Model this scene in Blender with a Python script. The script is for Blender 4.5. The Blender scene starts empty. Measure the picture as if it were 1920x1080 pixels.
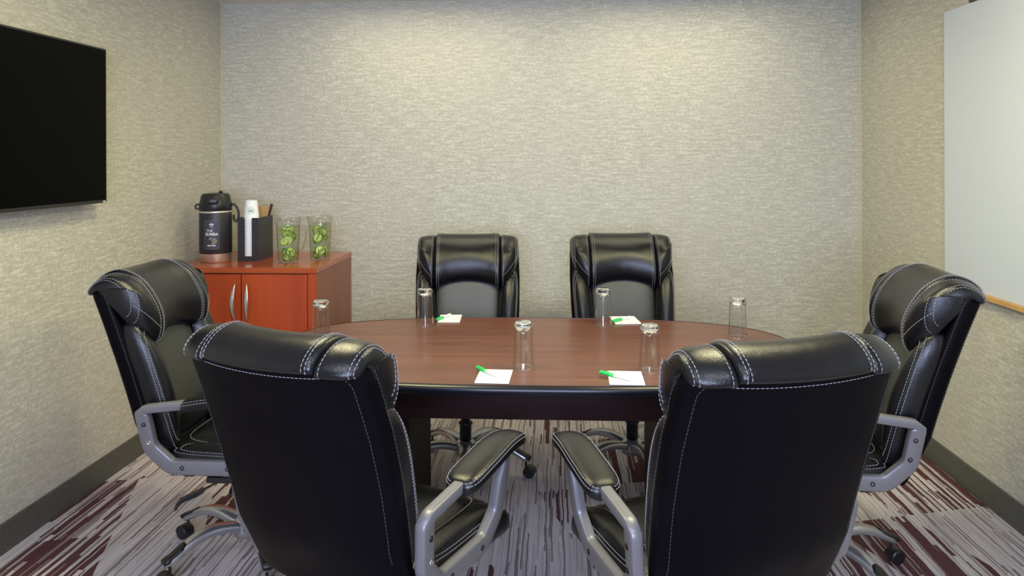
import bpy, bmesh, math, random
from mathutils import Vector, Matrix
random.seed(7)
SC = bpy.context.scene
COL = SC.collection
PI = math.pi
YAW = 0.0547
FPX = 1466.0
CAMZ = 1.5

# ------------------------------------------------------------------ camera
cd = bpy.data.cameras.new('camera'); cam = bpy.data.objects.new('camera', cd); COL.objects.link(cam)
cd.sensor_width = 36; cd.lens = FPX/1920*36; cd.shift_y = -244/1920; cd.clip_start = 0.02
cam.location = (0, 0, CAMZ)
cam.rotation_euler = (PI/2, math.radians(0.20), YAW)
SC.camera = cam

# ------------------------------------------------------------------ world, exposure, big lights
w = bpy.data.worlds.new('world'); SC.world = w; w.use_nodes = True
w.node_tree.nodes['Background'].inputs[0].default_value = (0.55, 0.65, 1, 1)
w.node_tree.nodes['Background'].inputs[1].default_value = 0.6
SC.view_settings.view_transform = 'Standard'; SC.view_settings.look = 'None'
SC.view_settings.exposure = -0.2; SC.view_settings.gamma = 1; SC.view_settings.use_curve_mapping = False

def area(name, loc, rot, sx, sy, power, color, spread=180):
    l = bpy.data.lights.new(name, 'AREA'); l.shape = 'RECTANGLE'; l.size = sx; l.size_y = sy
    l.energy = power; l.color = color; l.spread = math.radians(spread)
    o = bpy.data.objects.new(name, l); COL.objects.link(o); o.location = loc; o.rotation_euler = rot
    return o
WARM = (1.0, 0.86, 0.62); NEUT = (1.0, 0.93, 0.49); COOL = (.80, .86, 1.0)
# x, y, colour, watts, label of ceiling lights assumed out of view
ASSUMED_TROFFERS = [(-0.80, 4.38, NEUT, 4.6, 1.2, .3, 'assumed slim white ceiling light strip by the far wall, on the cabinet side'),
            (0.70, 4.38, NEUT, 4.6, 1.2, .3, 'assumed slim white ceiling light strip by the far wall, on the whiteboard side'),
            (-0.85, 2.55, NEUT, 31, .6, .6, 'assumed square white ceiling light panel over the left end of the table'),
            (0.72, 2.55, NEUT, 31, .6, .6, 'assumed square white ceiling light panel over the right end of the table'),
            (-0.85, 0.3, COOL, 20, .6, .6, 'assumed square white ceiling light panel above the photographer, on the television side'),
            (0.72, 0.3, COOL, 20, .6, .6, 'assumed square white ceiling light panel above the photographer, on the whiteboard side')]
CEIL = 2.482
XL, XR, YB, YF = -2.105, 1.85, 4.84, -1.7
for x, y, c, pw_, lx, ly, lb in ASSUMED_TROFFERS:
    area('assumed_panel_light', (x, y, CEIL-0.03), (0, 0, 0), lx-.04, ly-.04, pw_, c)
# assumed daylight: cool area light at an assumed, unseen window behind the photographer
area('assumed_window_daylight', (-0.1, YF+0.08, 1.55), (PI/2, 0, 0), 1.7, 1.1, 88, (0.60, 0.69, 1.0), 112)

# ------------------------------------------------------------------ helpers
def tag(o, label=None, cat=None, group=None, kind=None):
    if label: o['label'] = label
    if cat: o['category'] = cat
    if group: o['group'] = group
    if kind: o['kind'] = kind
    return o

def empty(name, loc=(0, 0, 0), rz=0, label=None, cat=None, group=None, kind=None):
    o = bpy.data.objects.new(name, None); COL.objects.link(o)
    o.location = loc; o.rotation_euler = (0, 0, rz); o.empty_display_size = .1
    return tag(o, label, cat, group, kind)

def mesh(name, verts, faces, mat, parent=None, smooth=True, loc=None, fix=True):
    me = bpy.data.meshes.new(name); me.from_pydata([tuple(v) for v in verts], [], faces)
    if fix:
        bm = bmesh.new(); bm.from_mesh(me); bmesh.ops.recalc_face_normals(bm, faces=bm.faces); bm.to_mesh(me); bm.free()
    me.materials.append(mat)
    if smooth:
        for p in me.polygons: p.use_smooth = True
    o = bpy.data.objects.new(name, me); COL.objects.link(o)
    if parent: o.parent = parent
    if loc: o.location = loc
    return o

def bm_obj(name, bm, mat, parent=None, smooth=False, loc=None):
    bmesh.ops.recalc_face_normals(bm, faces=bm.faces)
    me = bpy.data.meshes.new(name); bm.to_mesh(me); bm.free()
    if mat: me.materials.append(mat)
    if smooth:
        for p in me.polygons: p.use_smooth = True
    o = bpy.data.objects.new(name, me); COL.objects.link(o)
    if parent: o.parent = parent
    if loc: o.location = loc
    return o

def add_box(bm, x0, x1, y0, y1, z0, z1, bev=0.0, seg=2):
    r = bmesh.ops.create_cube(bm, size=1)
    vs = r['verts']
    for v in vs:
        v.co = Vector((x0 if v.co.x < 0 else x1, y0 if v.co.y < 0 else y1, z0 if v.co.z < 0 else z1))
    if bev:
        es = list({e for v in vs for e in v.link_edges})
        bmesh.ops.bevel(bm, geom=es, offset=bev, segments=seg, affect='EDGES', profile=.5)

def box(name, x0, x1, y0, y1, z0, z1, mat, parent=None, bev=0.0, seg=2, loc=None):
    bm = bmesh.new(); add_box(bm, x0, x1, y0, y1, z0, z1, bev, seg)
    return bm_obj(name, bm, mat, parent, loc=loc)

def shade_auto(o, deg=35):
    me = o.data
    for p in me.polygons: p.use_smooth = True
    bm = bmesh.new(); bm.from_mesh(me)
    for e in bm.edges:
        e.smooth = not (len(e.link_faces) == 2 and e.calc_face_angle(0) > math.radians(deg))
    bm.to_mesh(me); bm.free()
    return o

def loft(sections, cap=True, closed_u=True):
    """sections: list of equal length loops -> verts, faces"""
    n = len(sections[0]); V = [p for s in sections for p in s]; F = []
    for i in range(len(sections)-1):
        for j in range(n if closed_u else n-1):
            a = i*n+j; b = i*n+(j+1) % n
            F.append((a, b, b+n, a+n))
    if cap:
        F.append(tuple(range(n-1, -1, -1))); k = (len(sections)-1)*n
        F.append(tuple(range(k, k+n)))
    return V, F

def lathe(profile, seg=32, cap_top=False, cap_bot=False):
    V = []; F = []
    for r, z in profile:
        for k in range(seg):
            a = 2*PI*k/seg; V.append((r*math.cos(a), r*math.sin(a), z))
    for i in range(len(profile)-1):
        for k in range(seg):
            a = i*seg+k; b = i*seg+(k+1) % seg
            F.append((a, b, b+seg, a+seg))
    if cap_bot: F.append(tuple(range(seg-1, -1, -1)))
    if cap_top: k = (len(profile)-1)*seg; F.append(tuple(range(k, k+seg)))
    return V, F

def merge(parts):
    V = []; F = []
    for v, f in parts:
        k = len(V); V += list(v); F += [tuple(i+k for i in q) for q in f]
    return V, F

def xf(part, M):
    return [M @ Vector(v) for v in part[0]], part[1]

def tube(path, r, seg=8, closed=False, flat=None, up=None):
    P = [Vector(p) for p in path]; n = len(P); secs = []
    pn = None
    for i in range(n):
        if closed: t = P[(i+1) % n]-P[i-1]
        else: t = P[min(i+1, n-1)]-P[max(i-1, 0)]
        t.normalize()
        if pn is None:
            u = Vector(up) if up else (Vector((0, 0, 1)) if abs(t.z) < .9 else Vector((1, 0, 0)))
            pn = (u-t*u.dot(t)).normalized()
        else:
            pn = (pn-t*pn.dot(t)).normalized()
        b = t.cross(pn)
        rr = r[i] if isinstance(r, (list, tuple)) else r
        fl = flat if flat else 1
        secs.append([P[i]+pn*math.cos(2*PI*k/seg)*rr+b*math.sin(2*PI*k/seg)*rr*fl for k in range(seg)])
    if closed:
        V = [p for s in secs for p in s]; F = []
        for i in range(n):
            for j in range(seg):
                a = i*seg+j; b2 = i*seg+(j+1) % seg; c = ((i+1) % n)*seg
                F.append((a, b2, c+(j+1) % seg, c+j))
        return V, F
    return loft(secs)

def catmull(pts, sub=5, closed=False):
    P = [Vector(p) for p in pts]; n = len(P); out = []
    rng = n if closed else n-1
    for i in range(rng):
        if closed: a, b, c, d = P[i-1], P[i], P[(i+1) % n], P[(i+2) % n]
        else: a, b, c, d = P[max(i-1, 0)], P[i], P[i+1], P[min(i+2, n-1)]
        for k in range(sub):
            t = k/sub
            out.append(.5*((2*b)+(c-a)*t+(2*a-5*b+4*c-d)*t*t+(3*b-a-3*c+d)*t**3))
    if not closed: out.append(P[-1])
    return out

def sgnp(v, p): return math.copysign(abs(v)**p, v)
def superloop(cx, cy, wx, wy, n, seg=32):
    return [(cx+wx*sgnp(math.cos(2*PI*k/seg), 2/n), cy+wy*sgnp(math.sin(2*PI*k/seg), 2/n)) for k in range(seg)]

# ------------------------------------------------------------------ materials
def mat(name, color=(.5, .5, .5), rough=.5, metal=0, **kw):
    m = bpy.data.materials.new(name); m.use_nodes = True
    b = m.node_tree.nodes['Principled BSDF']
    b.inputs['Base Color'].default_value = (*color, 1); b.inputs['Roughness'].default_value = rough
    b.inputs['Metallic'].default_value = metal
    for k, v in kw.items(): b.inputs[k.replace('_', ' ')].default_value = v
    return m
class NT:
    def __init__(s, m): s.t = m.node_tree; s.b = s.t.nodes['Principled BSDF']
    def n(s, typ, **kw):
        x = s.t.nodes.new(typ)
        for k, v in kw.items():
            if k.startswith('i_'):
                x.inputs[k[2:].replace('_', ' ')].default_value = v
            else: setattr(x, k, v)
        return x
    def l(s, a, b): s.t.links.new(a, b)
    def ramp(s, fac, stops, interp='LINEAR'):
        r = s.n('ShaderNodeValToRGB'); r.color_ramp.interpolation = interp
        e = r.color_ramp.elements
        while len(e) < len(stops): e.new(.5)
        for q, (p, c) in zip(e, stops): q.position = p; q.color = (*c, 1) if len(c) == 3 else c
        s.l(fac, r.inputs[0]); return r.outputs[0]
    def noise(s, vec, scale, detail=2, rough=.5):
        x = s.n('ShaderNodeTexNoise'); x.inputs['Scale'].default_value = scale; x.inputs['Detail'].default_value = detail
        x.inputs['Roughness'].default_value = rough
        if vec is not None: s.l(vec, x.inputs['Vector'])
        return x.outputs['Fac']
    def mapping(s, vec, scale=(1, 1, 1), rot=(0, 0, 0), loc=(0, 0, 0)):
        x = s.n('ShaderNodeMapping'); x.inputs['Scale'].default_value = scale; x.inputs['Rotation'].default_value = rot
        x.inputs['Location'].default_value = loc; s.l(vec, x.inputs['Vector']); return x.outputs[0]
    def pos(s): return s.n('ShaderNodeNewGeometry').outputs['Position']
    def obj(s): return s.n('ShaderNodeTexCoord').outputs['Object']
    def mix(s, fac, a, b, blend='MIX'):
        x = s.n('ShaderNodeMix', data_type='RGBA', blend_type=blend)
        for sock, v in ((x.inputs[0], fac), (x.inputs[6], a), (x.inputs[7], b)):
            if hasattr(v, 'is_output'): s.l(v, sock)
            elif isinstance(v, (int, float)): sock.default_value = v
            else: sock.default_value = (*v, 1)
        return x.outputs[2]
    def math(s, op, a, b=None):
        x = s.n('ShaderNodeMath', operation=op)
        for i, v in enumerate((a, b)):
            if v is None: continue
            if hasattr(v, 'is_output'): s.l(v, x.inputs[i])
            else: x.inputs[i].default_value = v
        return x.outputs[0]
    def bump(s, h, strength=.2, dist=.001):
        x = s.n('ShaderNodeBump'); x.inputs['Strength'].default_value = strength; x.inputs['Distance'].default_value = dist
        s.l(h, x.inputs['Height']); s.l(x.outputs[0], s.b.inputs['Normal'])

# wallpaper: woven horizontal strands, short light dashes
M_WALL = mat('wallpaper', rough=.75); t = NT(M_WALL)
p = t.pos()
sx = t.n('ShaderNodeSeparateXYZ'); t.l(p, sx.inputs[0])
hor = t.math('ADD', sx.outputs[0], sx.outputs[1])
cb = t.n('ShaderNodeCombineXYZ'); t.l(hor, cb.inputs[0]); t.l(sx.outputs[2], cb.inputs[2])
v = cb.outputs[0]
n1 = t.noise(t.mapping(v, (22, 1, 170)), 1, 3, .6)
n2 = t.noise(t.mapping(v, (9, 1, 75)), 1, 2, .6)
n3 = t.noise(t.mapping(v, (60, 1, 60)), 1, 2, .7)
n4 = t.noise(t.mapping(v, (1.5, 1, 1.5)), 1, 2)
s1 = t.math('MULTIPLY', t.math('ADD', t.math('ADD', n1, n2), n3), 1/3)
c1 = t.ramp(s1, [(.41, (.40, .388, .315)), (.50, (.47, .457, .375)), (.58, (.61, .595, .50))])
c2 = t.mix(t.ramp(n4, [(.35, (0, 0, 0)), (.7, (.35, .35, .35))]), c1, (.50, .47, .41))
t.l(c2, t.b.inputs['Base Color']); t.bump(s1, .25, .002)

M_CEIL = mat('ceiling_paint', (.75, .73, .69), .9)
M_BASE = mat('rubber_baseboard', (.085, .085, .07), .55); t = NT(M_BASE)
nn = t.noise(t.pos(), 90, 3); t.l(t.ramp(nn, [(.3, (.068, .068, .056)), (.7, (.10, .10, .083))]), t.b.inputs['Base Color'])

# carpet
M_CARPET = mat('carpet', rough=.95); t = NT(M_CARPET)
p = t.pos()
sx = t.n('ShaderNodeSeparateXYZ'); t.l(p, sx.inputs[0]); X, Y = sx.outputs[0], sx.outputs[1]
wob = t.math('MULTIPLY', t.math('SUBTRACT', t.noise(t.mapping(p, (9, 5, 1)), 1, 3, .6), .5), .016)
Xw = t.math('ADD', X, wob)
def wnoise(a_, b_, c_=0.0):
    c = t.n('ShaderNodeCombineXYZ')
    for i_, q_ in enumerate((a_, b_, c_)):
        if hasattr(q_, 'is_output'): t.l(q_, c.inputs[i_])
        else: c.inputs[i_].default_value = q_
    w_ = t.n('ShaderNodeTexWhiteNoise', noise_dimensions='3D'); t.l(c.outputs[0], w_.inputs['Vector']); return w_.outputs['Value']
def yarn(freq, seglen, seed):
    sid = t.math('FLOOR', t.math('MULTIPLY', Xw, freq))
    off = t.math('MULTIPLY', wnoise(sid, seed), 9.0)
    sg = t.math('FLOOR', t.math('ADD', t.math('MULTIPLY', Y, seglen), off))
    return wnoise(sid, sg, seed)
y1 = yarn(150, 2.2, 1.0); y2 = yarn(62, 1.5, 5.0); y3 = yarn(210, 4.0, 9.0)
strC = t.noise(t.mapping(p, (140, 2.5, 1), loc=(13, 2, 0)), 1, 2, .6)
# carpet tiles cut by slanted joints, each with its own share of burgundy yarn
Xs = t.math('ADD', X, t.math('MULTIPLY', Y, .34))
Ys = t.math('SUBTRACT', Y, t.math('MULTIPLY', X, .28))
cell = wnoise(t.math('FLOOR', t.math('MULTIPLY', Xs, 2.7)), t.math('FLOOR', t.math('MULTIPLY', Ys, 1.7)), 41.0)
base = t.ramp(strC, [(.3, (.47, .425, .425)), (.5, (.60, .55, .55)), (.7, (.70, .66, .65))])
c0 = t.mix(t.ramp(y3, [(.80, (0, 0, 0)), (.82, (.5, .5, .5))]), base, (.25, .20, .21))
c1 = t.mix(t.ramp(y1, [(.84, (0, 0, 0)), (.86, (.8, .8, .8))]), c0, (.17, .12, .13))
share = t.ramp(cell, [(0, (.03, .03, .03)), (.52, (.07, .07, .07)), (.56, (.30, .30, .30)), (.80, (.36, .36, .36)), (.84, (.50, .50, .50))], 'CONSTANT')
mixy = t.math('ADD', t.math('MULTIPLY', y1, .35), t.math('MULTIPLY', y2, .65))
red = t.math('LESS_THAN', mixy, share)
c2 = t.mix(t.math('MULTIPLY', red, .96), c1, (.075, .009, .014))
fz = t.noise(p, 420, 2, .7)
c3 = t.mix(.35, c2, t.ramp(fz, [(.3, (.6, .6, .6)), (.7, (1, 1, 1))]), 'MULTIPLY')
t.l(c3, t.b.inputs['Base Color']); t.bump(fz, .5, .004)

def leather(name, col, r0, r1, coat=.0, spec=.5):
    m = mat(name, col, .35, Coat_Weight=coat, Coat_Roughness=.2, Specular_IOR_Level=spec); t = NT(m)
    o = t.obj()
    vo = t.n('ShaderNodeTexVoronoi', feature='DISTANCE_TO_EDGE'); vo.inputs['Scale'].default_value = 320; t.l(o, vo.inputs['Vector'])
    nz = t.noise(o, 5, 1, .5); wr = t.noise(t.mapping(o, (16, 10, 4)), 1, 1, .4)
    h = t.math('ADD', t.math('MULTIPLY', t.ramp(vo.outputs[0], [(0, (0, 0, 0)), (.25, (1, 1, 1))]), .12), t.math('MULTIPLY', wr, 1.6))
    t.bump(h, .35, .003)
    rr = t.ramp(nz, [(.3, (r0,)*3), (.7, (r1,)*3)]); t.l(rr, t.b.inputs['Roughness'])
    return m
M_LEATHER = leather('black_leather', (.005, .005, .0065), .20, .30, spec=.42)
M_LEATHER_MATT = leather('satin_black_leather', (.030, .032, .030), .44, .52, spec=.8)  # base lifted to grey, standing in for ceiling light reflected by the panel
M_LEATHER_BACK = leather('dull_black_leather', (.003, .0025, .004), .36, .48, spec=.04)
M_STITCH = mat('white_thread', (.30, .30, .33), .7)
M_STITCHD = mat('dark_thread', (.05, .05, .055), .7)
M_ARM = mat('silver_grey_plastic', (.19, .185, .20), .38, .35)
M_CHROME = mat('polished_aluminium', (.50, .51, .54), .30, .85)
M_SILVER = mat('satin_silver', (.50, .48, .45), .32, .75)
M_BLACKP = mat('black_plastic', (.010, .010, .011), .38)
M_BOLT = mat('black_steel_bolt', (.012, .012, .012), .3, .6)
M_BOLTS = mat('bright_bolt', (.6, .6, .6), .2, 1)

def wood(name, dark, light, rough, axis, coat=.3, cr=.12, sc=1.0):
    m = mat(name, light, rough, Coat_Weight=coat, Coat_Roughness=cr); t = NT(m)
    o = t.obj()
    s = {'x': (2.2, 45, 45), 'z': (45, 45, 2.2)}[axis]; s = tuple(q*sc for q in s)
    a = t.noise(t.mapping(o, s), 1, 4, .65); b = t.noise(t.mapping(o, tuple(q*.18 for q in s)), 1, 3, .6)
    f = t.math('ADD', t.math('MULTIPLY', a, .6), t.math('MULTIPLY', b, .4))
    t.l(t.ramp(f, [(.36, dark), (.62, light)]), t.b.inputs['Base Color'])
    return m
M_TABLE = wood('mahogany_laminate', (.085, .023, .012), (.165, .056, .031), .36, 'x', .18, .16)
M_TABLE_EDGE = mat('dark_vinyl_edge', (.006, .006, .012), .30, Specular_IOR_Level=.35)
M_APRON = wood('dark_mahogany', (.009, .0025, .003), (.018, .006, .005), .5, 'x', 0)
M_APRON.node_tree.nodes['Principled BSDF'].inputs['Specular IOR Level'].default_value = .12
M_CHERRY = wood('cherry_veneer', (.33, .036, .003), (.43, .056, .005), .45, 'z', .06, .15, .35)
M_CHERRY_TOP = wood('cherry_top', (.34, .046, .005), (.44, .075, .010), .26, 'x', .5, .12, .35)
M_CHERRY_SIDE = wood('cherry_side', (.20, .050, .018), (.27, .072, .026), .42, 'z', .25, .2, .35)
M_PLINTH = mat('plinth_black', (.01, .006, .004), .8)  # flat near-black for the cabinet plinth

# ------------------------------------------------------------------ room shell
def plane_box(name, *a, m, kind='structure'):
    o = box(name, *a, m); o['kind'] = kind; return o
plane_box('floor', XL-.1, XR+.1, YF-.1, YB+.1, -.1, 0, m=M_CARPET)
plane_box('ceiling', XL-.1, XR+.1, YF-.1, YB+.1, CEIL, CEIL+.1, m=M_CEIL)
plane_box('wall_left', XL-.1, XL, YF-.1, YB+.1, 0, CEIL, m=M_WALL)
plane_box('wall_right', XR, XR+.1, YF-.1, YB+.1, 0, CEIL, m=M_WALL)
plane_box('wall_back', XL, XR, YB, YB+.1, 0, CEIL, m=M_WALL)
# wall behind the photographer with an assumed window opening
bm = bmesh.new()
add_box(bm, XL, -1.2, YF-.1, YF, 0, CEIL); add_box(bm, 1.0, XR, YF-.1, YF, 0, CEIL)
add_box(bm, -1.2, 1.0, YF-.1, YF, 0, .9); add_box(bm, -1.2, 1.0, YF-.1, YF, 2.2, CEIL)
o = bm_obj('wall_front', bm, M_WALL); o['kind'] = 'structure'
M_WIN = mat('assumed_window_metal', (.3, .3, .3), .4, .6)
wn_ = empty('assumed_window_1', (0, 0, 0), kind='structure')  # window is assumed, never in view
bm = bmesh.new()
for a in ((-1.2, 1.0, .9, .95), (-1.2, 1.0, 2.15, 2.2), (-1.2, -1.15, .9, 2.2), (.95, 1.0, .9, 2.2), (-.13, -.07, .9, 2.2)):
    add_box(bm, a[0], a[1], YF-.07, YF-.02, a[2], a[3])
bm_obj('assumed_window_frame', bm, M_WIN, wn_)
def baseboard(name, x0, x1, y0, y1):
    bm = bmesh.new(); add_box(bm, x0, x1, y0, y1, 0, .118, .003)
    o = bm_obj(name, bm, M_BASE); o['kind'] = 'structure'
baseboard('baseboard_left', XL, XL+.010, YF, YB); baseboard('baseboard_right', XR-.010, XR, YF, YB)
baseboard('baseboard_back', XL+.010, XR-.010, YB-.010, YB)
baseboard('baseboard_front', XL+.010, XR-.010, YF, YF+.010)
# thin corner trims, visible as pale lines in both far corners
M_TRIM = mat('corner_bead', (.55, .50, .36), .6)
for i, x in enumerate((XL, XR-.008)):
    o = box('trim_%d' % (i+1), x, x+.008, YB-.008, YB, .118, CEIL, M_TRIM); o['kind'] = 'structure'
# assumed ceiling lights, out of view
M_DIFF = bpy.data.materials.new('lit_diffuser'); M_DIFF.use_nodes = True
b = M_DIFF.node_tree.nodes['Principled BSDF']; b.inputs['Base Color'].default_value = (.9, .9, .9, 1)
b.inputs['Emission Color'].default_value = (1, .93, .8, 1); b.inputs['Emission Strength'].default_value = 4
M_TROFF = mat('white_enamel', (.8, .8, .78), .4)
for x, y, c, pw_, lx, ly, lb in ASSUMED_TROFFERS:
    r = empty('assumed_ceiling_light', (x, y, CEIL), label=lb, cat='ceiling light', group='assumed recessed ceiling lights')
    hx_, hy_ = lx/2, ly/2
    bm = bmesh.new()
    add_box(bm, -hx_, hx_, -hy_, -hy_+.02, -.02, 0); add_box(bm, -hx_, hx_, hy_-.02, hy_, -.02, 0)
    add_box(bm, -hx_, -hx_+.02, -hy_+.02, hy_-.02, -.02, 0); add_box(bm, hx_-.02, hx_, -hy_+.02, hy_-.02, -.02, 0)
    bm_obj('frame', bm, M_TROFF, r)
    box('diffuser', -hx_+.02, hx_-.02, -hy_+.02, hy_-.02, -.008, 0, M_DIFF, r)

# ------------------------------------------------------------------ conference table
TX, TY, TA, TB, TH = -.080, 3.12, 1.05, .56, .75
tb = empty('conference_table', (TX, TY, 0), label='long oval mahogany conference table with thick black edge in the room centre', cat='table')
def oval(a, b, z, inset=0, n=96, ne=2.9):
    return [Vector((q[0], q[1], z)) for q in superloop(0, 0, a-inset, b-inset, ne, n)]
V, F = loft([oval(TA, TB, TH-.03, .014), oval(TA, TB, TH-.001, .014)])
o = mesh('tabletop', V, F, M_TABLE, tb, smooth=False)
prof = [(.020, -.001), (.004, .000), (.0, -.004), (-.004, -.012), (-.004, -.022), (.0, -.030), (.006, -.034), (.020, -.036), (.10, -.036)]
secs = [oval(TA, TB, TH+dz-(.0012 if i == 0 else 0), ins) for i, (ins, dz) in enumerate(prof)]
V, F = loft([oval(TA, TB, TH-.034, .10)]+[oval(TA, TB, TH-.034, .016)]+secs[0:0]+[oval(TA, TB, TH+.0005, .0135)]+[oval(TA, TB, TH+dz, ins) for ins, dz in prof[2:]], cap=False)
o = mesh('table_edge', V, F, M_TABLE_EDGE, tb); shade_auto(o, 50)
# ring apron
def aov(z, ins): return [q+Vector((0, -.075, 0)) for q in oval(.80, .375, z, ins, ne=7)]
Vr, Fr = loft([aov(.605, .025), aov(.605, 0), aov(TH-.036, 0), aov(TH-.036, .025)], cap=False)
n = 96
for j in range(n): Fr.append((3*n+j, 3*n+(j+1) % n, (j+1) % n, j))
o = mesh('apron', Vr, Fr, M_APRON, tb); shade_auto(o, 40)
for s in (-1, 1):
    pd = box('pedestal', s*.505-.055, s*.505+.055, -.32, .18, .03, TH-.036, M_APRON, tb, .004)
    box('pedestal_foot', s*.505-.08, s*.505+.08, -.36, .22, 0, .035, M_APRON, pd, .006)

# ------------------------------------------------------------------ office chair
L = .686
def th(s): return math.radians(12+12*max(0, min(1, s/L)))
def spine(s):
    # integrate from 0
    k = 40; y, z = -.228, .440
    ds = s/k
    for i in range(k):
        a = th((i+.5)*ds); y -= math.sin(a)*ds; z += math.cos(a)*ds
    return y, z
_cache = {}
def BK(x, s, tt):
    q = round(s, 4)
    if q not in _cache: _cache[q] = (*spine(q), th(q))
    y, z, a = _cache[q]
    tt = tt+.42*x*x; x = x*.968
    return Vector((x, y+math.cos(a)*tt, z+math.sin(a)*tt))
def SEAT(x, y, h):
    # top surface drops at the front edge, rises to the rear
    d = max(0, y-.16)
    return Vector((x, y, .425+h-1.2*d*d-.03*(y)))

def pillow(cx, cy, wx, wy, ne, h, M, depth=.02, pw=2.6, rings=9, seg=44, taper=0, skew=0, puck=.0, npk=22, base=0.0, shift=0):
    """closed cushion. taper: x half width grows with cy; skew: x offset with y"""
    def pt(r, k, hh):
        a = 2*PI*k/seg
        ex = sgnp(math.cos(a), 2/ne); ey = sgnp(math.sin(a), 2/ne)
        yy = cy+wy*r*ey
        f = (yy-cy)/wy
        xx = cx+wx*(1+taper*f)*r*ex+skew*f+shift*f*f
        return M(xx, yy, hh)
    V = []; F = []
    V.append(M(cx, cy, base+h))
    rs = [math.sin(PI/2*(i+1)/rings) for i in range(rings)]
    for r in rs:
        for k in range(seg):
            hh = base+h*max(0, 1-r**pw)**(1/pw)
            if puck: hh += puck*math.sin(2*PI*k/seg*npk)*math.exp(-((r-.86)/.1)**2)
            V.append(pt(r, k, hh))
    for rr, dd in ((1.0, -depth*.6), (.93, -depth), (.5, -depth)):
        for k in range(seg): V.append(pt(rr, k, base+dd))
    V.append(M(cx, cy, base-depth))
    nr = rings+3
    for k in range(seg): F.append((0, 1+k, 1+(k+1) % seg))
    for i in range(nr-1):
        for k in range(seg):
            a = 1+i*seg+k; b2 = 1+i*seg+(k+1) % seg
            F.append((a, a+seg, b2+seg, b2))
    last = len(V)-1; a0 = 1+(nr-1)*seg
    for k in range(seg): F.append((last, a0+(k+1) % seg, a0+k))
    ring = lambda r, off=.0015: [pt(r, k, base+h*max(0, 1-min(1, r)**pw)**(1/pw)+off) for k in range(seg)]
    return (V, F), ring

STS = []   # stitch dashes of the chair being built, (part, paths)
def dashes(path, r=.0009, dash=.0075, gap=.0035):
    """short thread stitches along a polyline"""
    P = [Vector(p) for p in path]; out = []
    seglen = [(P[i+1]-P[i]).length for i in range(len(P)-1)]
    tot = sum(seglen)
    def at(d):
        for i, l in enumerate(seglen):
            if d <= l or i == len(seglen)-1:
                return P[i].lerp(P[i+1], min(1, d/max(l, 1e-9)))
            d -= l
    d = 0
    while d+dash < tot:
        a, b2 = at(d), at(d+dash)
        t_ = (b2-a)
        if t_.length > 1e-6:
            t_.normalize()
            u = t_.orthogonal().normalized(); v_ = t_.cross(u)
            sec = [[q+u*math.cos(PI/2*k)*r+v_*math.sin(PI/2*k)*r for k in range(4)] for q in (a, b2)]
            out.append(loft(sec))
        d += dash+gap
    return merge(out)

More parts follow.
